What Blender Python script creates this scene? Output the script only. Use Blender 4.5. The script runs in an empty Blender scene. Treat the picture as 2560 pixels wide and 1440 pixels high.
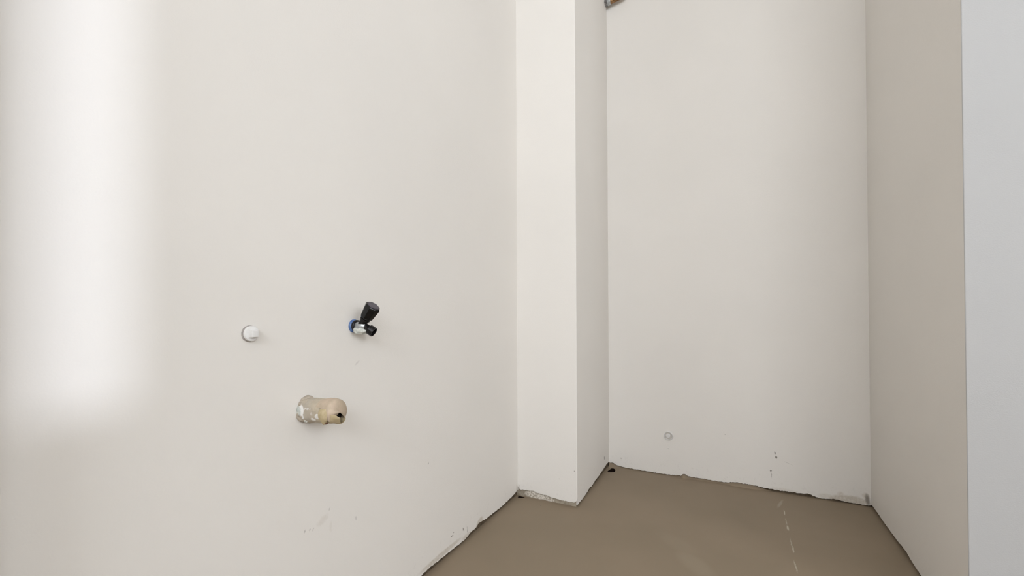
import bpy, bmesh, math, random
from mathutils import Vector, Matrix, Quaternion
random.seed(7)

# ---------------------------------------------------------------- scene, camera, light
S = bpy.context.scene
C = S.collection
cam_data = bpy.data.cameras.new('camera')
cam = bpy.data.objects.new('camera', cam_data)
C.objects.link(cam)
cam_data.sensor_width = 36.0
cam_data.lens = 1110.13 / 2560 * 36.0
cam_data.shift_y = (757.53 - 720) / 2560
cam_data.clip_start = 0.02
YAW, PITCH, ROLL = 0.4593, 0.0102, 0.0036
cam.matrix_world = (Matrix.Translation((0, 0, 0.66)) @ Matrix.Rotation(YAW, 4, 'Z')
                    @ Matrix.Rotation(math.pi / 2 + PITCH, 4, 'X') @ Matrix.Rotation(-ROLL, 4, 'Z'))
S.camera = cam

S.view_settings.view_transform = 'Standard'
S.view_settings.look = 'None'
S.view_settings.exposure = 0.0
S.view_settings.gamma = 1.0
S.view_settings.use_curve_mapping = False

world = bpy.data.worlds.new('overcast_sky')
S.world = world
world.use_nodes = True
bg = world.node_tree.nodes['Background']
bg.inputs['Color'].default_value = (0.90, 0.955, 1.03, 1)
bg.inputs['Strength'].default_value = 9.4

sun_data = bpy.data.lights.new('hazy_sun', 'SUN')
sun_data.energy = 1.3
sun_data.angle = math.radians(1.2)
sun_data.color = (0.80, 0.86, 1.0)
sun = bpy.data.objects.new('hazy_sun', sun_data)
C.objects.link(sun)
SUN_DIR = Vector((-1.0, -0.15, -0.112)).normalized()
sun.rotation_euler = SUN_DIR.to_track_quat('-Z', 'Y').to_euler()

# ---------------------------------------------------------------- room measures (metres)
XL, YC, XC, YB, XR, YS = -0.6781, 1.4116, -0.4609, 1.8377, 0.4061, 1.1619
Y0, X1, TOP = -2.3, 3.0, 2.7
W1 = (-0.45, 2.20, 1.45, 2.50)      # main window in the rear wall: x0, x1, z0, z1
W2 = (0.745, 0.880, 0.95, 2.25)    # narrow unseen window, far right wall, sized for the sun strip: y0, y1, z0, z1
W3 = (-1.80, -0.15, 1.30, 2.50)    # wide unseen window added in the far right wall to brighten the left wall


def portal(name, loc, rot, sx, sy):
    d = bpy.data.lights.new(name, 'AREA')
    d.shape = 'RECTANGLE'
    d.size, d.size_y = sx, sy
    d.cycles.is_portal = True
    o = bpy.data.objects.new(name, d)
    o.location, o.rotation_euler = loc, rot
    C.objects.link(o)


portal('main_daylight_portal', ((W1[0] + W1[1]) / 2, Y0 - 0.2, (W1[2] + W1[3]) / 2), (math.pi / 2, 0, 0), W1[1] - W1[0], W1[3] - W1[2])
for W in (W2, W3):
    portal('side_daylight_portal', (X1 + 0.2, (W[0] + W[1]) / 2, (W[2] + W[3]) / 2), (math.pi / 2, 0, math.pi / 2), W[1] - W[0], W[3] - W[2])


# ---------------------------------------------------------------- helpers
def srgb(r, g, b):
    f = lambda c: c / 12.92 if c <= 0.04045 else ((c + 0.055) / 1.055) ** 2.4
    return (f(r / 255), f(g / 255), f(b / 255), 1)


def link(name, bm, mat, parent=None, smooth=None):
    bmesh.ops.recalc_face_normals(bm, faces=bm.faces)
    me = bpy.data.meshes.new(name)
    bm.to_mesh(me)
    bm.free()
    o = bpy.data.objects.new(name, me)
    for m in (mat if isinstance(mat, (list, tuple)) else [mat]):
        me.materials.append(m)
    C.objects.link(o)
    if parent is not None:
        o.parent = parent
    if smooth is not None:
        for p in me.polygons:
            p.use_smooth = True
        if smooth < 180:
            me.set_sharp_from_angle(angle=math.radians(smooth))
    return o


def tag(o, label=None, cat=None, kind=None, group=None):
    for k, v in (('label', label), ('category', cat), ('kind', kind), ('group', group)):
        if v:
            o[k] = v
    return o


def thing(name, loc, label, cat):
    o = bpy.data.objects.new(name, None)
    o.empty_display_size = 0.02
    o.location = loc
    C.objects.link(o)
    return tag(o, label, cat)


def box(bm, a, b):
    v = [bm.verts.new((x, y, z)) for x in (a[0], b[0]) for y in (a[1], b[1]) for z in (a[2], b[2])]
    fs = [bm.faces.new([v[i] for i in f]) for f in ((0, 1, 3, 2), (4, 6, 7, 5), (0, 4, 5, 1), (2, 3, 7, 6), (0, 2, 6, 4), (1, 5, 7, 3))]
    bmesh.ops.recalc_face_normals(bm, faces=fs)


def frame_of(d):
    d = Vector(d).normalized()
    u = Vector((0, 1, 0)) if abs(d.y) < 0.9 else Vector((1, 0, 0))
    u = (u - d * u.dot(d)).normalized()
    return d, u, d.cross(u)


def lathe(bm, o, d, prof, n=32, jitter=0.0, ang0=0.0, cap=(True, True)):
    """prof: list of (distance along the axis, radius)."""
    d, u, w = frame_of(d)
    o = Vector(o)
    rings = []
    for t, r in prof:
        ring = []
        for i in range(n):
            a = ang0 + 2 * math.pi * i / n
            rr = r * (1 + random.uniform(-jitter, jitter))
            ring.append(bm.verts.new(o + d * t + (u * math.cos(a) + w * math.sin(a)) * rr))
        rings.append(ring)
    for A, B in zip(rings, rings[1:]):
        for i in range(n):
            bm.faces.new((A[i], A[(i + 1) % n], B[(i + 1) % n], B[i]))
    if cap[0]:
        bm.faces.new(rings[0])
    if cap[1]:
        bm.faces.new(rings[-1])
    return rings


# ---------------------------------------------------------------- materials
class NT:
    def __init__(self, name, rough=0.6, metal=0.0, spec=0.5):
        self.m = bpy.data.materials.new(name)
        self.m.use_nodes = True
        self.t = self.m.node_tree
        self.b = self.t.nodes['Principled BSDF']
        self.b.inputs['Roughness'].default_value = rough
        self.b.inputs['Metallic'].default_value = metal
        self.b.inputs['Specular IOR Level'].default_value = spec
        self.co = self.n('ShaderNodeTexCoord').outputs['Object']

    def n(self, typ, **kw):
        nd = self.t.nodes.new(typ)
        for k, v in kw.items():
            setattr(nd, k, v)
        return nd

    def put(self, sock, v):
        if isinstance(v, bpy.types.NodeSocket):
            self.t.links.new(v, sock)
        else:
            sock.default_value = v

    def math(self, op, a, b=0.0):
        nd = self.n('ShaderNodeMath', operation=op)
        self.put(nd.inputs[0], a)
        self.put(nd.inputs[1], b)
        return nd.outputs[0]

    def vec(self, op, a, b=None):
        nd = self.n('ShaderNodeVectorMath', operation=op)
        self.put(nd.inputs[0], a)
        if b is not None:
            self.put(nd.inputs[1], b)
        return nd.outputs['Value'] if op in ('LENGTH', 'DOT_PRODUCT') else nd.outputs[0]

    def noise(self, scale, detail=3.0, rough=0.55, co=None, color=False):
        nd = self.n('ShaderNodeTexNoise')
        nd.inputs['Scale'].default_value = scale
        nd.inputs['Detail'].default_value = detail
        nd.inputs['Roughness'].default_value = rough
        self.put(nd.inputs['Vector'], co or self.co)
        return nd.outputs['Color' if color else 'Fac']

    def ramp(self, v, a, b, lo=0.0, hi=1.0):
        nd = self.n('ShaderNodeMapRange')
        nd.interpolation_type = 'SMOOTHSTEP'
        for k, x in (('Value', v), ('From Min', a), ('From Max', b), ('To Min', lo), ('To Max', hi)):
            self.put(nd.inputs[k], x)
        return nd.outputs['Result']

    def mix(self, f, a, b):
        nd = self.n('ShaderNodeMix', data_type='RGBA')
        self.put(nd.inputs[0], f)
        self.put(nd.inputs[6], a)
        self.put(nd.inputs[7], b)
        return nd.outputs[2]

    def wobble(self, scale, amount):
        c = self.noise(scale, 4.0, 0.6, color=True)
        return self.vec('ADD', self.co, self.vec('MULTIPLY', self.vec('SUBTRACT', c, (0.5, 0.5, 0.5)), (amount,) * 3))

    def marks(self, co, axis, items):
        """items: (along, z, half-length, half-height, angle in degrees, strength, softness) -> one mask, the largest of them all.
        axis: 'y' for the y-z plane, 'x' for x-z, 'f' for the floor's x-y."""
        out = None
        for a, z, ra, rz, ang, st, soft in items:
            c, s = math.cos(math.radians(ang)), math.sin(math.radians(ang))
            if axis == 'y':
                p, e1, e2 = (0, a, z), (0, c, s), (0, -s, c)
            elif axis == 'x':
                p, e1, e2 = (a, 0, z), (c, 0, s), (-s, 0, c)
            else:
                p, e1, e2 = (a, z, 0), (c, s, 0), (-s, c, 0)
            q = self.vec('SUBTRACT', co, p)
            d1 = self.vec('DOT_PRODUCT', q, tuple(x / ra for x in e1))
            d2 = self.vec('DOT_PRODUCT', q, tuple(x / rz for x in e2))
            r2 = self.math('ADD', self.math('MULTIPLY', d1, d1), self.math('MULTIPLY', d2, d2))
            m = self.ramp(r2, 1.0, max(0.0, 1.0 - soft), 0.0, st)
            out = m if out is None else self.math('MAXIMUM', out, m)
        return out

    def bump(self, h, strength, dist):
        nd = self.n('ShaderNodeBump')
        nd.inputs['Strength'].default_value = strength
        nd.inputs['Distance'].default_value = dist
        self.put(nd.inputs['Height'], h)
        self.t.links.new(nd.outputs[0], self.b.inputs['Normal'])

    def color(self, c):
        self.put(self.b.inputs['Base Color'], c)
        return self.m


PAINT = (0.81, 0.775, 0.725, 1)
GRIME = srgb(98, 86, 72)


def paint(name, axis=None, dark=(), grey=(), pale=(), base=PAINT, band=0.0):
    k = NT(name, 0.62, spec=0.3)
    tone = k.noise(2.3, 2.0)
    col = k.mix(k.ramp(tone, 0.3, 0.7), base, tuple(x * 0.975 for x in base[:3]) + (1,))
    if axis:
        co = k.wobble(160.0, 0.006)
        if grey:
            g = k.math('MULTIPLY', k.marks(co, axis, grey), k.ramp(k.noise(130.0, 5.0, 0.7), 0.3, 0.62, 0.5, 1.0))
            col = k.mix(g, col, srgb(200, 191, 177))
        if dark:
            col = k.mix(k.marks(co, axis, dark), col, GRIME)
        if pale:
            col = k.mix(k.marks(co, axis, pale), col, srgb(232, 226, 218))
    if band:
        sep = k.n('ShaderNodeSeparateXYZ')
        k.put(sep.inputs[0], k.co)
        low = k.ramp(sep.outputs['Z'], 0.10, 0.0)
        sp = k.ramp(k.noise(95.0, 5.0, 0.7), 0.56, 0.72)
        col = k.mix(k.math('MULTIPLY', k.math('MULTIPLY', low, sp), band), col, srgb(150, 140, 126))
    h = k.math('ADD', k.noise(420.0, 2.0), k.math('MULTIPLY', k.noise(38.0, 3.0), 0.8))
    k.bump(h, 0.16, 0.0012)
    return k.color(col)


LEFT_DARK = [(1.0028, 0.0467, 0.0085, 0.0022, -8, 0.75, 1.0), (1.0104, 0.0528, 0.003, 0.0022, 30, 0.6, 1.0), (1.0581, 0.0404, 0.0026, 0.0055, 10, 0.9, 1.0), (1.079, 0.03, 0.0013, 0.012, 5, 0.55, 1.0), (0.8993, 0.2737, 0.002, 0.0025, 0, 0.6, 1.0), (0.5433, 0.2662, 0.002, 0.004, -20, 0.35, 1.0), (0.5532, 0.2646, 0.0016, 0.003, 0, 0.3, 1.0), (0.5608, 0.262, 0.0013, 0.0045, -30, 0.32, 1.0), (0.6622, 0.2388, 0.003, 0.006, 10, 0.22, 1.0), (0.6729, 0.693, 0.002, 0.002, 0, 0.22, 1.0), (0.665, 0.549, 0.002, 0.009, -55, 0.16, 1.0), (0.597, 0.284, 0.002, 0.003, 0, 0.25, 1.0)]
LEFT_GREY = [(0.955, 0.021, 0.11, 0.0085, 0, 0.85, 0.8), (1.148, 0.019, 0.026, 0.015, 20, 1.0, 0.7),
             (1.075, 0.014, 0.03, 0.008, 0, 0.6, 0.8), (0.5816, 0.2696, 0.017, 0.009, 20, 0.28, 0.9),
             (1.405, 0.026, 0.008, 0.022, 0, 0.6, 0.9), (0.60, 0.250, 0.004, 0.012, 0, 0.2, 0.9)]
BACK_DARK = [(0.1347, 0.1387, 0.0038, 0.0055, 20, 0.72, 1.0), (0.1378, 0.1235, 0.0042, 0.006, 10, 0.85, 1.0), (0.121, 0.0735, 0.004, 0.0032, 0, 0.8, 1.0), (0.1225, 0.06, 0.0016, 0.016, 6, 0.45, 1.0), (-0.4116, 0.0389, 0.003, 0.004, 0, 0.35, 1.0), (-0.2272, 0.1033, 0.0032, 0.0022, 0, 0.55, 1.0), (-0.026, 0.1844, 0.0016, 0.002, 0, 0.5, 1.0), (0.397, 0.021, 0.0085, 0.026, 8, 0.75, 1.0), (0.175, 0.108, 0.018, 0.0012, -22, 0.28, 1.0)]
BACK_GREY = [(0.342, 0.010, 0.062, 0.0195, 4, 0.95, 0.55), (0.325, 0.024, 0.014, 0.014, 40, 0.6, 0.9),
             (0.285, 0.012, 0.03, 0.012, 0, 0.5, 0.9), (0.16, 0.01, 0.05, 0.010, 0, 0.35, 0.9),
             (0.392, 0.034, 0.012, 0.012, 0, 0.6, 0.9)]
SIDE_DARK = [(1.7596, 0.0566, 0.0062, 0.0105, 12, 0.8, 1.0), (1.4137, 0.014, 0.003, 0.02, 0, 0.4, 1.0)]
FRONT_DARK = [(-0.4701, 0.1184, 0.0028, 0.0026, 0, 0.65, 1.0), (-0.5234, 0.0841, 0.002, 0.002, 0, 0.45, 1.0), (-0.6735, 0.034, 0.0022, 0.011, 5, 0.6, 1.0)]

M_left = paint('painted_plaster_left', 'y', LEFT_DARK, LEFT_GREY, band=0.16)
M_back = paint('painted_plaster_back', 'x', BACK_DARK, BACK_GREY, band=0.18)
M_right = paint('painted_plaster_right', band=0.12)
M_return = paint('shade_toned_paint', base=(0.468, 0.464, 0.458, 1))  # wall paint darkened so the return looks shaded
M_room = paint('painted_plaster_room')
k_marks_front = paint('painted_plaster_column', 'x', FRONT_DARK, band=0.2)
k_marks_side = paint('painted_plaster_column_side', 'y', SIDE_DARK, band=0.18)


def masonry(name, a, b, residue=()):
    k = NT(name, 0.9, spec=0.2)
    col = k.mix(k.ramp(k.noise(70.0, 5.0, 0.65), 0.35, 0.65), a, b)
    if residue:
        co = k.wobble(240.0, 0.010)
        col = k.mix(k.math('MULTIPLY', k.marks(co, 'x', residue), k.ramp(k.noise(260.0, 4.0, 0.7), 0.42, 0.52)), col, srgb(226, 219, 208))
    k.bump(k.noise(210.0, 5.0, 0.7), 0.7, 0.003)
    return k.color(col)


M_joint = masonry('dark_joint_mortar', srgb(82, 70, 56), srgb(108, 95, 78))
M_band = masonry('exposed_grey_mortar', srgb(150, 139, 122), srgb(176, 165, 148), [(-0.608, 0.012, 0.05, 0.014, 0, 1.0, 0.5), (-0.56, 0.006, 0.02, 0.008, 0, 0.8, 0.6)])

# floor: taupe levelling coat with a whitish repaired seam
k = NT('taupe_levelling_coat', 0.55, spec=0.35)
col = k.mix(k.ramp(k.noise(3.0, 3.0), 0.3, 0.7), srgb(143, 127, 107), srgb(137, 122, 102))
col = k.mix(k.ramp(k.noise(700.0, 2.0), 0.62, 0.8, 0, 0.25), col, srgb(150, 135, 115))
co = k.wobble(70.0, 0.006)
SEAM = [(0.1405, 1.735, 0.05, 0.006, 75, 0.22, 1.0), (0.1465, 1.668, 0.024, 0.0019, 88, 0.8075, 1.0), (0.145, 1.6, 0.028, 0.0019, 90, 0.4675, 1.0), (0.145, 1.556, 0.0208, 0.0037, 90, 0.7225, 1.0), (0.144, 1.455, 0.048, 0.0019, 90, 0.3825, 1.0), (0.1448, 1.425, 0.0224, 0.0026, 88, 0.68, 1.0), (0.1405, 1.335, 0.036, 0.0025, 92, 0.4675, 1.0), (0.141, 1.25, 0.04, 0.0019, 90, 0.255, 1.0)]
col = k.mix(k.marks(co, 'f', SEAM), col, srgb(206, 199, 181))
col = k.mix(k.marks(k.co, 'f', [(-0.09, 1.235, 0.08, 0.04, -50, 0.16, 1.0), (-0.14, 1.32, 0.08, 0.04, -40, 0.09, 1.0)]), col, srgb(178, 166, 146))
col = k.mix(k.marks(co, 'f', [(-0.575, 1.372, 0.0016, 0.0016, 0, 0.8, 0.8)]), col, srgb(70, 58, 46))
k.bump(k.math('ADD', k.noise(300.0, 2.0), k.noise(24.0, 3.0)), 0.12, 0.0012)
M_floor = k.color(col)


def plain(name, c, rough=0.5, metal=0.0, spec=0.5, c2=None, scale=60.0, bump=0.0):
    k = NT(name, rough, metal, spec)
    c2 = c2 or tuple(x * 0.85 for x in c[:3]) + (1,)
    n_ = k.noise(scale, 4.0, 0.6)
    if bump:
        k.bump(n_, bump, 0.002)
    return k.color(k.mix(k.ramp(n_, 0.35, 0.65), c, c2))


M_black = plain('glossy_black_plastic', (0.004, 0.004, 0.0042, 1), 0.09, spec=0.38)
M_cap = plain('grey_violet_plastic', srgb(84, 78, 86), 0.35, c2=srgb(66, 62, 70))
M_gun = plain('tarnished_dark_metal', (0.030, 0.028, 0.028, 1), 0.32, 0.7, c2=(0.014, 0.013, 0.013, 1), scale=140)
M_bore = plain('dark_bore', (0.012, 0.008, 0.008, 1), 0.7)
M_chrome = plain('dull_chrome', (0.60, 0.62, 0.63, 1), 0.42, 0.8, c2=(0.42, 0.44, 0.45, 1), scale=190)
M_blue = plain('blue_plastic', srgb(58, 92, 148), 0.4, c2=srgb(96, 124, 168), scale=220)
M_plaster = plain('white_plaster_smear', srgb(218, 217, 208), 0.8, c2=srgb(184, 187, 180), scale=130, bump=0.4)
M_plug = plain('overpainted_plastic', (0.80, 0.785, 0.765, 1), 0.5, c2=(0.76, 0.745, 0.72, 1), scale=90)
M_ring_shade = plain('shade_grey_plastic', srgb(182, 175, 169), 0.8, c2=srgb(162, 155, 150), scale=200)  # shade on the plug's side, put into the ring's colour
M_groove = plain('recess_shade_paint', srgb(208, 202, 194), 0.8, c2=srgb(192, 186, 177), scale=200)  # paint greyed to deepen the shade inside the plug's rim
M_nut = plain('tarnished_chrome', (0.16, 0.155, 0.16, 1), 0.3, 0.9, c2=(0.42, 0.41, 0.42, 1), scale=120)
M_brass = plain('brown_brass', srgb(168, 130, 92), 0.35, 0.6, c2=srgb(120, 88, 55), scale=110)
M_hole = plain('dark_cavity', srgb(34, 24, 18), 0.95, spec=0.1)
M_glass_frame = plain('white_window_frame', (0.8, 0.8, 0.8, 1), 0.4)

# ---------------------------------------------------------------- walls
def interp(tab, s):
    tab = sorted(tab)
    if s <= tab[0][0]:
        return tab[0][1]
    for (a, za), (b, zb) in zip(tab, tab[1:]):
        if s <= b:
            return za + (zb - za) * (s - a) / (b - a)
    return tab[-1][1]


def path_pts(corners, step, radius=0.0):
    """dense plan points (x, y, nx, ny) along a polyline, the room on its left-hand normal."""
    out = []
    for i in range(len(corners) - 1):
        a, b = Vector(corners[i]), Vector(corners[i + 1])
        d = (b - a)
        L = d.length
        d.normalize()
        nrm = Vector((d.y, -d.x))
        s0 = radius if i > 0 else 0.0
        s1 = L - (radius if i < len(corners) - 2 else 0.0)
        n = max(1, int((s1 - s0) / step))
        for j in range(n + 1):
            p = a + d * (s0 + (s1 - s0) * j / n)
            out.append((p.x, p.y, nrm.x, nrm.y, i))
    return out


def plaster(name, pts, zbot, thick, mats, top=TOP, jit=0.0012, mat_of=None, parent=None):
    bm = bmesh.new()
    cols = []
    for x, y, nx, ny, seg in pts:
        zb = zbot(x, y, seg)
        if jit:
            zb += random.uniform(-jit, jit)
        zs = (zb, max(zb + 0.004, 0.06), top)
        cols.append(([bm.verts.new((x, y, z)) for z in zs], [bm.verts.new((x - nx * thick, y - ny * thick, z)) for z in zs]))
    for i, (A, B) in enumerate(zip(cols, cols[1:])):
        fs = []
        for j in range(2):
            fs.append(bm.faces.new((A[0][j], B[0][j], B[0][j + 1], A[0][j + 1])))
            fs.append(bm.faces.new((A[1][j], A[1][j + 1], B[1][j + 1], B[1][j])))
        fs.append(bm.faces.new((A[0][0], A[1][0], B[1][0], B[0][0])))
        fs.append(bm.faces.new((A[0][2], B[0][2], B[1][2], A[1][2])))
        if mat_of:
            for f in fs:
                f.material_index = mat_of(pts[i])
    for E_ in (cols[0], cols[-1]):
        for j in range(2):
            bm.faces.new((E_[0][j], E_[0][j + 1], E_[1][j + 1], E_[1][j]))
    return link(name, bm, mats, parent)


EDGE_BACK = [(-0.4629, 0.0145), (-0.4495, 0.0166), (-0.4279, 0.0085), (-0.4034, 0.0043), (-0.371, 0.0047), (-0.3471, 0.0038), (-0.2694, 0.003), (-0.2287, 0.003), (-0.18, 0.0067), (-0.1757, 0.0136), (-0.1699, 0.0161), (-0.1583, 0.0088), (-0.1411, 0.0072), (-0.0988, 0.0085), (-0.0738, 0.0069), (-0.0397, 0.0069), (-0.0168, 0.008), (0.0005, 0.0126), (0.0268, 0.0129), (0.0655, 0.0126), (0.0909, 0.0096), (0.1159, 0.0085), (0.132, 0.0078), (0.1528, 0.0075), (0.177, 0.0085), (0.2008, 0.0085), (0.236, 0.0119), (0.2476, 0.0070), (0.2648, 0.0025), (0.2841, 0.0034), (0.3043, 0.0080), (0.3265, 0.0059), (0.3483, 0.0040), (0.3699, 0.0036), (0.3912, 0.0035), (0.405, 0.004)]
EDGE_FRONT = [(-0.677, 0.0322), (-0.6698, 0.023), (-0.6435, 0.0244), (-0.6215, 0.0265), (-0.602, 0.0225), (-0.5709, 0.0202), (-0.5322, 0.0148), (-0.5062, 0.0139), (-0.4768, 0.0144), (-0.4658, 0.0173), (-0.4603, 0.0268)]
EDGE_SIDE = [(1.4137, 0.0082), (1.4547, 0.0075), (1.4963, 0.008), (1.526, 0.009), (1.5527, 0.0141), (1.5804, 0.0096), (1.6205, 0.0139), (1.6636, 0.0145), (1.7235, 0.017), (1.7976, 0.0215), (1.8235, 0.0199)]
EDGE_LEFT = [(-2.3, 0.011), (0.8682, 0.0121), (0.9016, 0.0138), (0.9498, 0.0127), (1.0237, 0.0085), (1.064, 0.0075), (1.0957, 0.0139), (1.1251, 0.0139), (1.1433, 0.0195), (1.1879, 0.0139), (1.2342, 0.0131), (1.2791, 0.0106), (1.346, 0.0125), (1.4136, 0.0191)]
EDGE_RIGHT = [(1.1619, 0.007), (1.4361, 0.008), (1.4762, 0.011), (1.5069, 0.0142), (1.5376, 0.0145), (1.56, 0.0115), (1.6253, 0.0098), (1.7037, 0.0088), (1.7659, 0.0105), (1.8103, 0.010), (1.8396, 0.0085)]

TH = 0.007
# left wall runs from the rear wall to the column
p = path_pts([(XL, Y0), (XL, YC + 0.005)], 0.006)
p = [(x, y, 1, 0, s) for x, y, _, _, s in p]
wl = tag(plaster('wall_left', p, lambda x, y, s: interp(EDGE_LEFT, y), TH, M_left), 'white painted left wall carrying the valve and the drain stub', 'wall', 'structure')
bm = bmesh.new(); box(bm, (XL - 0.1, Y0, -0.02), (XL - TH, YC + 0.02, TOP)); link('masonry', bm, M_joint, wl)

# column: front face, small worn arris, side face
r = 0.003
pts = [(XL - 0.004 + i * 0.004, YC, 0, -1, 0) for i in range(int((XC - r - XL + 0.004) / 0.004))]
pts += [(XC - r + r * math.sin(a), YC + r - r * math.cos(a), math.sin(a), -math.cos(a), 0 if a < 0.8 else 1) for a in (0, 0.4, 0.785, 1.17, 1.5708)]
pts += [(XC, YC + r + i * 0.004, 1, 0, 1) for i in range(1, int((YB - YC - r) / 0.004) + 2)]
wc = tag(plaster('wall_column', pts, lambda x, y, s: interp(EDGE_FRONT, x) if s == 0 else interp(EDGE_SIDE, y), 0.005,
                 [k_marks_front, k_marks_side], mat_of=lambda q: q[4]), 'white boxed column projecting between left wall and niche', 'column', 'structure')
bm = bmesh.new(); box(bm, (XL - 0.05, YC + 0.005, -0.02), (XC - 0.005, YB + 0.05, TOP)); mc = link('masonry', bm, [M_band, M_joint], wc)
for f in mc.data.polygons:
    f.material_index = 1 if f.normal.x > 0.5 else 0

# back wall of the niche
pts = [(XC - 0.004 + i * 0.004, YB, 0, -1, 0) for i in range(int((XR - XC + 0.008) / 0.004) + 1)]
wb = tag(plaster('wall_back', pts, lambda x, y, s: interp(EDGE_BACK, x), TH, M_back), 'white back wall of the niche with grey bottom edge', 'wall', 'structure')
bm = bmesh.new(); box(bm, (XC - 0.05, YB + TH, -0.02), (XR + 0.1, YB + 0.1, TOP)); link('masonry', bm, M_joint, wb)

# right wall of the niche
n = int((YB - YS) / 0.005)
pts = [(XR, YB + 0.004 - (YB + 0.004 - YS - 0.0020) * i / n, -1, 0, 0) for i in range(n + 1)]
wr = tag(plaster('wall_right', pts, lambda x, y, s: interp(EDGE_RIGHT, y), TH, M_right, jit=0.0008), 'shaded white right wall of the niche', 'wall', 'structure')
bm = bmesh.new(); box(bm, (XR + TH, YS + 0.1, -0.02), (XR + 0.1, YB + 0.05, TOP)); link('masonry', bm, M_joint, wr)

# short return facing the room, at the right edge
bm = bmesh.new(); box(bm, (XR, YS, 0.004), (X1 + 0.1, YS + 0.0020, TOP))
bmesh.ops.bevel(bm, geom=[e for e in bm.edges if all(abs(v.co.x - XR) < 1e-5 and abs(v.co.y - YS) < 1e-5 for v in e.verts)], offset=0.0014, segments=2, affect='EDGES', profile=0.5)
wt = tag(link('wall_return', bm, M_return), 'white wall end facing the room at the right edge, darkened in colour for shade', 'wall', 'structure')
bm = bmesh.new(); box(bm, (XR + TH, YS + 0.0020, -0.02), (X1 + 0.1, YS + 0.1, TOP)); link('masonry', bm, M_joint, wt)


def pierced(name, axis, val, thick, lo, hi, wins, label):
    bm = bmesh.new()
    q = sorted((val, val + thick))
    def bx(a, b, za, zb):
        if axis == 'y':
            box(bm, (a, q[0], za), (b, q[1], zb))
        else:
            box(bm, (q[0], a, za), (q[1], b, zb))
    at = lo
    for a0, a1, z0, z1 in wins:
        bx(at, a0, -0.02, TOP); bx(a0, a1, z1, TOP); bx(a0, a1, -0.02, z0)
        at = a1
    bx(at, hi, -0.02, TOP)
    return tag(link(name, bm, M_room), label, 'wall', 'structure')


pierced('wall_rear', 'y', Y0, -0.25, XL - 0.1, X1 + 0.25, [W1], 'white rear wall with the main window, behind the camera')
pierced('wall_far_right', 'x', X1, 0.25, Y0, YS + 0.1, [W3, W2], 'white far right wall with two windows added for the light, outside the view')
bm = bmesh.new(); box(bm, (XL - 0.1, Y0 - 0.25, TOP), (X1 + 0.25, YB + 0.1, TOP + 0.1))
tag(link('ceiling', bm, M_room), 'plain white ceiling above the room and niche', 'ceiling', 'structure')

# unseen block added on the left wall to shade the start of the view
bm = bmesh.new(); box(bm, (XL, -0.9, 0.0), (XL + 0.09, 0.142, TOP))
tag(link('shade_block_1', bm, M_room), 'unseen white block on the left wall beside the camera, added to shade it', 'shade_block', 'structure')

# ---------------------------------------------------------------- floor with two cavities
def loop(bm, pts, z):
    vs = [bm.verts.new((x, y, z)) for x, y in pts]
    return vs, [bm.edges.new((vs[i], vs[(i + 1) % len(vs)])) for i in range(len(vs))]


HOLE_A = [(-0.4500, 1.7690), (-0.4400, 1.7720), (-0.4280, 1.7790), (-0.4245, 1.7860), (-0.4262, 1.8000), (-0.4310, 1.8120), (-0.4390, 1.8190), (-0.4460, 1.8160), (-0.4485, 1.8040), (-0.4510, 1.7900), (-0.4530, 1.7770)]
HOLE_B = [(-0.6700, 1.3960), (-0.6600, 1.3985), (-0.6500, 1.4040), (-0.6490, 1.4080), (-0.6560, 1.4095), (-0.6660, 1.4100), (-0.6725, 1.4080), (-0.6735, 1.4010)]
bm = bmesh.new()
edges = []
_, e = loop(bm, [(XL - 0.05, Y0 - 0.2), (X1 + 0.2, Y0 - 0.2), (X1 + 0.2, YB + 0.05), (XL - 0.05, YB + 0.05)], 0.0)
edges += e
rims = []
for H in (HOLE_A, HOLE_B):
    v, e = loop(bm, H, 0.0)
    edges += e
    rims.append(v)
bmesh.ops.triangle_fill(bm, use_beauty=True, use_dissolve=False, edges=edges)
for v in rims:
    low = [bm.verts.new(q.co - Vector((0, 0, 0.07))) for q in v]
    for i in range(len(v)):
        j = (i + 1) % len(v)
        bm.faces.new((v[i], v[j], low[j], low[i])).material_index = 1
    bm.faces.new(low).material_index = 1
floor = tag(link('floor', bm, [M_floor, M_hole]), 'smooth taupe levelled floor with a pale seam and two corner holes', 'floor', 'structure')
for poly in floor.data.polygons:
    if poly.material_index == 0 and poly.normal.z < 0:
        poly.flip()

# levelling coat drawn up against the back wall
bm = bmesh.new()
cols = []
xs = [XC + 0.0005 + i * 0.004 for i in range(150)]
for x in xs:
    z = max(0.001, interp(EDGE_BACK, x) - 0.0025)
    fade = max(0.0, min(1.0, (0.125 - x) / 0.05))
    z *= fade
    out = 0.004 + 0.9 * z + random.uniform(0, 0.0012)
    prof = [(0, z), (0.25, z * 0.62), (0.55, z * 0.26), (1, -0.0006)]
    cols.append([bm.verts.new((x, YB + 0.0045 - out * t, zz)) for t, zz in prof] + [bm.verts.new((x, YB + 0.0045, -0.0006))])
for A, B in zip(cols, cols[1:]):
    for j in range(5):
        bm.faces.new((A[j], B[j], B[(j + 1) % 5], A[(j + 1) % 5]))
bm.faces.new(cols[0]); bm.faces.new(cols[-1])
link('screed_upturn', bm, M_floor, floor, smooth=40)

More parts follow.
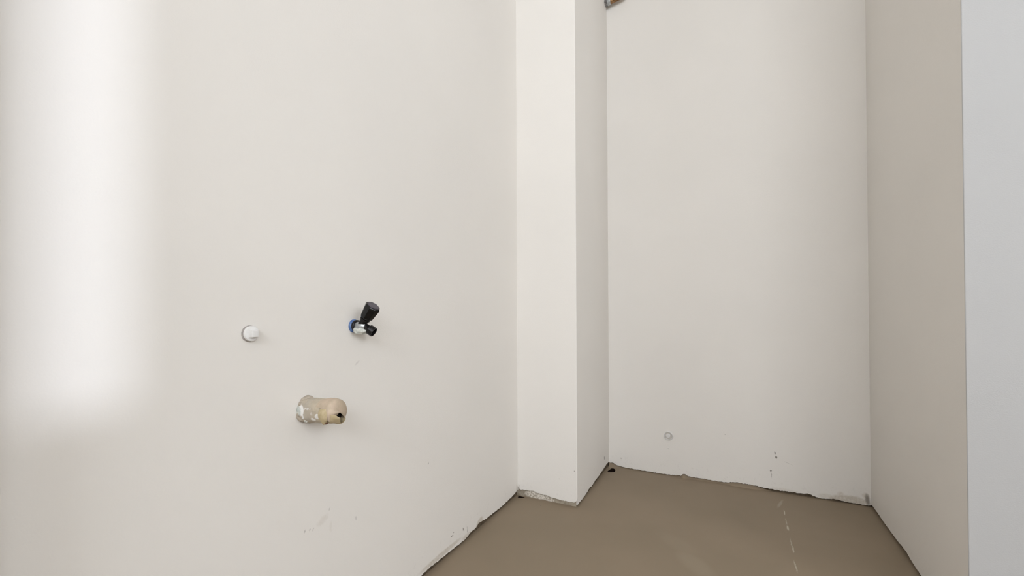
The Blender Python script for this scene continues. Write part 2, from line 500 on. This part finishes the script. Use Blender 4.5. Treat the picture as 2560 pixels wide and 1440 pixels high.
# small heap of the coat in the niche corner, beside the larger hole
bm = bmesh.new()
g = []
N = 12
for i in range(N + 1):
    row = []
    for j in range(N + 1):
        a, b = i / N * 0.062, j / N * 0.034
        h = 0.0165 * max(0.0, 1 - a / 0.062) ** 1.3 * max(0.0, 1 - b / 0.034) ** 1.1
        row.append(bm.verts.new((XC + 0.0003 + a, YB + 0.0003 - b * 0.5, h - 0.0004)))
    g.append(row)
for i in range(N):
    for j in range(N):
        bm.faces.new((g[i][j], g[i + 1][j], g[i + 1][j + 1], g[i][j + 1]))
link('screed_heap', bm, M_floor, floor, smooth=180)

# ---------------------------------------------------------------- windows behind the camera
def window(name, axis, val, win, mull, label):
    bm = bmesh.new()
    a0, a1, z0, z1 = win
    t = 0.05
    def bx(a, b, za, zb):
        if axis == 'y':
            box(bm, (a, val - 0.03, za), (b, val + 0.03, zb))
        else:
            box(bm, (val - 0.03, a, za), (val + 0.03, b, zb))
    bx(a0, a0 + t, z0, z1); bx(a1 - t, a1, z0, z1); bx(a0 + t, a1 - t, z1 - t, z1); bx(a0 + t, a1 - t, z0, z0 + t)
    for m in mull:
        bx(m - t / 2, m + t / 2, z0 + t, z1 - t)
    return tag(link(name, bm, M_glass_frame), label, 'window', 'structure')


window('window_1', 'y', Y0 - 0.12, W1, [(W1[0] + W1[1]) / 2], 'white window frame in the rear wall, behind the camera')

# ---------------------------------------------------------------- angle valve on the left wall
V = Vector((XL, 0.6560, 0.6242))
valve = thing('angle_valve', V, 'black faceted angle valve with blue ring on the white left wall', 'valve')
kd = Vector((0.63, 0.0, 0.776)).normalized()
od = Vector((0.70, 0.20, -0.45)).normalized()
ctr = Vector((0.0225, 0, 0.0035))

bm = bmesh.new()
lathe(bm, (-0.002, 0, 0), (1, 0, 0), [(0, 0.0132), (0.004, 0.0134), (0.006, 0.0127), (0.0075, 0.0112)], 40)
link('blue_ring', bm, M_blue, valve, smooth=35)['label'] = 'blue plastic ring against the wall'
bm = bmesh.new()
lathe(bm, (0.005, 0, 0), (1, 0, 0), [(0, 0.0112), (0.0012, 0.0120), (0.0048, 0.0120), (0.006, 0.0105)], 40)
link('flange', bm, M_gun, valve, smooth=35)
bm = bmesh.new()
lathe(bm, (0.010, 0, 0), (1, 0, 0), [(0, 0.0085), (0.010, 0.0088), (0.015, 0.0092), (0.019, 0.0080), (0.0225, 0.0050), (0.0235, 0.0015)], 32)
link('valve_body', bm, M_chrome, valve, smooth=40)['label'] = 'pale chrome body smeared with plaster'
bm = bmesh.new()
lathe(bm, ctr - kd * 0.004, kd, [(0, 0.0078), (0.012, 0.0080), (0.0155, 0.0082), (0.0165, 0.0100), (0.0195, 0.0100), (0.0200, 0.0085)], 32)
link('bonnet', bm, M_gun, valve, smooth=35)
bm = bmesh.new()
NK = 8
k0 = ctr + kd * 0.0168
lathe(bm, k0, kd, [(0, 0.0108), (0.0028, 0.0130), (0.0262, 0.0158), (0.0290, 0.0150), (0.0303, 0.0136)], NK, ang0=math.pi / NK)
bmesh.ops.bevel(bm, geom=bm.edges[:], offset=0.0006, segments=2, affect='EDGES', profile=0.5)
kn = link('knob', bm, M_black, valve, smooth=60)
kn.modifiers.new('weighted_normal', 'WEIGHTED_NORMAL').keep_sharp = True
kn['label'] = 'glossy black eight-sided knob'
bm = bmesh.new()
lathe(bm, k0 + kd * 0.0300, kd, [(0, 0.0120), (0.0012, 0.0116), (0.0018, 0.0102)], NK, ang0=math.pi / NK)
link('knob_cap', bm, M_cap, kn)['label'] = 'grey violet cap on the knob'
bm = bmesh.new()
lathe(bm, ctr - od * 0.003, od, [(0, 0.0066), (0.018, 0.0072), (0.0195, 0.0076), (0.0215, 0.0098), (0.0320, 0.0098), (0.0328, 0.0094), (0.0328, 0.0082), (0.0230, 0.0078)], 32)
link('outlet', bm, M_gun, valve, smooth=35)
bm = bmesh.new()
lathe(bm, ctr + od * 0.0225, od, [(0, 0.0079), (0.0012, 0.0079)], 24)
link('outlet_bore', bm, M_bore, valve)
# plaster clinging below the body
bm = bmesh.new()
bmesh.ops.create_icosphere(bm, subdivisions=4, radius=1)
for v in bm.verts:
    q = v.co
    w = 1 + 0.16 * math.sin(7 * q.x + 2 * q.z) * math.cos(6 * q.y + 1) + random.uniform(-0.05, 0.05)
    v.co = Vector((0.0180 + q.x * 0.0170 * w, -0.0010 + q.y * 0.0105 * w, -0.0085 + q.z * 0.0074 * w - max(0, q.x) * 0.0015))
    v.co.x = max(v.co.x, 0.0)
link('plaster_smear', bm, M_plaster, valve, smooth=180)['label'] = 'whitish plaster smeared under the valve body'

# ---------------------------------------------------------------- capped drain stub wrapped in tape
D = Vector((XL, 0.547, 0.4796))
drain = thing('drain_pipe', D, 'beige taped drain pipe stub sticking out of the left wall below the valve', 'pipe')

k = NT('beige_paper_tape', 0.75, spec=0.25)
tape_c = k.mix(k.ramp(k.noise(55.0, 5.0, 0.65), 0.3, 0.7), srgb(200, 187, 166), srgb(182, 169, 148))
sep = k.n('ShaderNodeSeparateXYZ'); k.put(sep.inputs[0], k.co)
grey = k.ramp(sep.outputs['X'], 0.055, 0.012)
tape_c = k.mix(k.math('MULTIPLY', grey, k.ramp(k.noise(90.0, 4.0), 0.25, 0.6)), tape_c, srgb(176, 166, 152))
co = k.wobble(110.0, 0.008)
WHITE = [(0.0095, 0.004, 0.0085, 0.0105, 8, 0.95, 0.35), (0.0125, -0.006, 0.006, 0.005, -30, 0.9, 0.4), (0.049, -0.003, 0.0075, 0.0052, 25, 0.9, 0.4),
         (0.037, -0.0095, 0.0062, 0.0026, -12, 0.85, 0.4), (0.026, 0.008, 0.003, 0.0025, 0, 0.6, 0.6), (0.031, 0.0085, 0.002, 0.002, 0, 0.6, 0.6),
         (0.020, 0.0075, 0.004, 0.002, 30, 0.55, 0.6), (0.035, 0.0005, 0.003, 0.004, 0, 0.4, 0.8)]
tape_c = k.mix(k.marks(co, 'x', WHITE), tape_c, srgb(238, 235, 230))
k.bump(k.noise(220.0, 4.0, 0.65), 0.5, 0.002)
M_tape = k.color(tape_c)
M_tape2 = plain('pinkish_tape', srgb(198, 178, 157), 0.7, c2=srgb(182, 165, 143), scale=45, bump=0.25)
M_tape3 = plain('yellowed_tape', srgb(196, 179, 145), 0.7, c2=srgb(178, 160, 124), scale=60, bump=0.2)
M_brown = plain('brown_glue', srgb(96, 60, 40), 0.6)

RP = 0.0205


def dirv(phi):
    """unit direction around the stub: 0 up, 90 towards the camera side (-y), 180 down."""
    a = math.radians(phi)
    return Vector((0, -math.sin(a), math.cos(a)))


def axis_at(x):
    return Vector((x, 0, 0.055 * x))


bm = bmesh.new()
rings = []
NS = 56
ph = [random.uniform(0, 6.28) for _ in range(8)]
for i in range(24):
    x = -0.004 + i * 0.0031
    ring = []
    for s in range(NS):
        a = 2 * math.pi * s / NS
        rr = RP * (1 + 0.025 * math.sin(2 * a + ph[0] + 40 * x) + 0.02 * math.sin(5 * a + ph[1] - 70 * x) + 0.012 * math.sin(11 * a + ph[2] + 300 * x))
        if x < 0.022:
            rr += 0.0018 * (0.5 + 0.5 * math.sin(3 * a + ph[3])) + random.uniform(-0.0004, 0.0006)
        if x > 0.053:
            rr *= 0.92
        ring.append(bm.verts.new(axis_at(x) + dirv(math.degrees(a)) * rr))
    rings.append(ring)
for A, B in zip(rings, rings[1:]):
    for i in range(NS):
        bm.faces.new((A[i], A[(i + 1) % NS], B[(i + 1) % NS], B[i]))
bm.faces.new(rings[-1]).material_index = 1
link('wrapped_pipe', bm, [M_tape, M_bore], drain, smooth=50)


def shell(name, mat, rows, parent, thick=0.0009, label=None):
    """rows: lists of points; makes a thin solid sheet."""
    bm = bmesh.new()
    vs = [[bm.verts.new(p) for p in row] for row in rows]
    for A, B in zip(vs, vs[1:]):
        for i in range(len(A) - 1):
            bm.faces.new((A[i], A[i + 1], B[i + 1], B[i]))
    bmesh.ops.recalc_face_normals(bm, faces=bm.faces)
    bmesh.ops.solidify(bm, geom=bm.faces[:], thickness=thick)
    o = link(name, bm, mat, parent, smooth=55)
    if label:
        o['label'] = label
    return o


# lower turn of the tape, open towards the end
rows = []
for i in range(11):
    row = []
    for t in range(25):
        phi = 92 + t * 5.6
        xe = 0.100 - 0.013 * max(0.0, (phi - 112) / 75) - 0.012 * max(0.0, (108 - phi) / 20)
        x = 0.057 + (xe - 0.057) * i / 10
        row.append(axis_at(x) + dirv(phi) * (RP - 0.0004 + 0.0005 * math.sin(i * 0.9 + t * 0.5) - 0.0015 * max(0.0, i - 7) / 3))
    rows.append(row)
shell('lower_wrap', M_tape3, rows, drain, label='yellowed lower turn of tape')

# upper flap folded over the end
rows = []
prof = [(0.044, 1.01), (0.050, 1.04), (0.056, 1.08), (0.061, 1.09), (0.065, 1.10), (0.069, 1.10), (0.073, 1.07), (0.0762, 0.97), (0.0785, 0.72), (0.0800, 0.40), (0.0802, 0.06)]
for i, (x, kf) in enumerate(prof):
    lowphi = 64 + 68 * min(1.0, max(0.0, (x - 0.056) / 0.019))
    row = []
    for t in range(29):
        phi = -132 + (lowphi + 132) * t / 28
        tip = 0.006 * math.exp(-((phi - 85) / 28) ** 2) if x > 0.06 else 0.0
        row.append(axis_at(x + tip) + dirv(phi) * (RP * kf + 0.0006 * math.sin(phi * 0.05 + i)))
    rows.append(row)
shell('upper_flap', M_tape2, rows, drain, label='pinkish flap of tape folded over the end')

# curled tongue of tape
rows = []
for i in range(11):
    t = i / 10
    phi = 68 + 66 * t
    w = 0.0105 * math.sqrt(max(0.10, 1 - (2 * t - 0.9) ** 2 * 0.80))
    row = []
    for j in range(9):
        s = (j - 4) / 4
        row.append(axis_at(0.0655 + w * s - 0.001 * t) + dirv(phi) * (RP + 0.0022 + 0.0042 * (1 - s * s) * (0.35 + 0.65 * t)))
    rows.append(row)
tg = shell('tape_tongue', M_tape3, rows, drain, label='curled yellow tongue of tape')
bm = bmesh.new()
bmesh.ops.create_icosphere(bm, subdivisions=2, radius=1)
for v in bm.verts:
    v.co = axis_at(0.0665 + v.co.x * 0.0048) + dirv(135 + v.co.y * 4) * (RP + 0.0028 + v.co.z * 0.0022)
link('glue_stain', bm, M_brown, tg, smooth=180)

# ragged mortar and plaster where the stub meets the wall
M_mort = plain('grey_mortar_lump', srgb(186, 174, 158), 0.9, c2=srgb(160, 149, 134), scale=150, bump=0.6)
for name, mat, a, rr, sx, st, sr in (('mortar_lump', M_mort, 8, 0.0200, 0.011, 0.0125, 0.0055), ('mortar_lump', M_mort, 124, 0.0190, 0.009, 0.0105, 0.0045),
                                     ('plaster_lump', M_plaster, 78, 0.0188, 0.0075, 0.0120, 0.0036), ('plaster_lump', M_plaster, 134, 0.0205, 0.0032, 0.0032, 0.0028),
                                     ('mortar_lump', M_mort, 45, 0.0195, 0.007, 0.0070, 0.0035), ('mortar_lump', M_mort, 185, 0.0195, 0.008, 0.0100, 0.0040)):
    bm = bmesh.new()
    bmesh.ops.create_icosphere(bm, subdivisions=4, radius=1)
    s1 = random.uniform(0, 6)
    x0 = 0.016 if sx < 0.004 else 0.004
    for v in bm.verts:
        q = v.co * (1 + 0.16 * math.sin(4 * v.co.x + s1) * math.sin(5 * v.co.y + s1) + 0.10 * math.sin(9 * v.co.z + s1) + random.uniform(-0.05, 0.05))
        ang = a + math.degrees(q.y * st / rr)
        c0 = dirv(ang) * (rr + q.z * sr)
        v.co = Vector((max(0.0, x0 + q.x * sx), c0.y, c0.z))
    link(name, bm, mat, drain, smooth=180)

# ---------------------------------------------------------------- painted test plug, left of the valve
P = Vector((XL, 0.4415, 0.6208))
plug = thing('pipe_plug', P, 'overpainted white pipe plug with square head, left of the valve', 'plug')
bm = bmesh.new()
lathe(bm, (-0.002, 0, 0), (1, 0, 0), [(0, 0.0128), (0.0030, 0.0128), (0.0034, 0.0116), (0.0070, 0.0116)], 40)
link('shade_ring', bm, M_ring_shade, plug, smooth=35)['label'] = 'grey ring behind the plug, shade put into its colour'
bm = bmesh.new()
lathe(bm, (0.0040, 0, 0), (1, 0, 0), [(0, 0.0120), (0.0026, 0.0120), (0.0040, 0.0114), (0.0044, 0.0103)], 40)
link('flange', bm, M_plug, plug, smooth=35)
bm = bmesh.new()
q2 = math.sqrt(2)
lathe(bm, (0.0075, 0, 0), (1, 0, 0), [(0, 0.0058 * q2), (0.0080, 0.0056 * q2), (0.0090, 0.0049 * q2)], 4, ang0=math.pi / 4)
bmesh.ops.bevel(bm, geom=[e for e in bm.edges if e.calc_length() > 0.0078], offset=0.0008, segments=2, affect='EDGES', profile=0.5)
link('square_head', bm, M_plug, plug, smooth=25)

# ---------------------------------------------------------------- low round plug on the back wall
Q = Vector((-0.2257, YB, 0.1551))
cap = thing('pipe_plug', Q, 'small round painted plug low on the back wall of the niche', 'plug')
bm = bmesh.new()
lathe(bm, (0, 0.002, 0), (0, -1, 0), [(0, 0.0172), (0.0046, 0.0172), (0.0068, 0.0158), (0.0068, 0.0146), (0.0034, 0.0132)], 40)
link('rim', bm, M_plug, cap, smooth=35)
bm = bmesh.new()
lathe(bm, (0, 0.001, 0), (0, -1, 0), [(0, 0.0130), (0.0044, 0.0130)], 40)
link('groove', bm, M_groove, cap, smooth=35)['label'] = 'groove inside the rim, greyed for the shade in the recess'
bm = bmesh.new()
lathe(bm, (-0.0012, 0.000, 0.0008), (0, -1, 0), [(0, 0.0098), (0.0042, 0.0094), (0.0058, 0.0078), (0.0062, 0.004)], 6)
link('hex_head', bm, M_plug, cap, smooth=35)

# ---------------------------------------------------------------- threaded outlet high on the column side
T = Vector((XC, 1.814, 1.9215))
pipe = thing('pipe_fitting', T, 'brown brass pipe end with chrome nut high beside the column, cut by the top edge', 'pipe')
bm = bmesh.new()
lathe(bm, (-0.002, 0, 0), (1, 0, 0), [(0, 0.0153), (0.0045, 0.0157), (0.0095, 0.0153), (0.0110, 0.0130)], 6, ang0=0.3)
link('wall_nut', bm, M_nut, pipe, smooth=30)
bm = bmesh.new()
lathe(bm, (0.009, 0, 0), (1, 0, 0), [(0, 0.0115), (0.003, 0.0128), (0.013, 0.0128), (0.0145, 0.0112)], 28)
link('collar', bm, M_chrome, pipe, smooth=35)
bm = bmesh.new()
lathe(bm, (0.018, 0, 0), (1, 0, 0.16), [(0, 0.0105), (0.060, 0.0105), (0.0615, 0.0098), (0.0615, 0.0075), (0.050, 0.0072)], 28)
link('brass_tube', bm, M_brass, pipe, smooth=35)
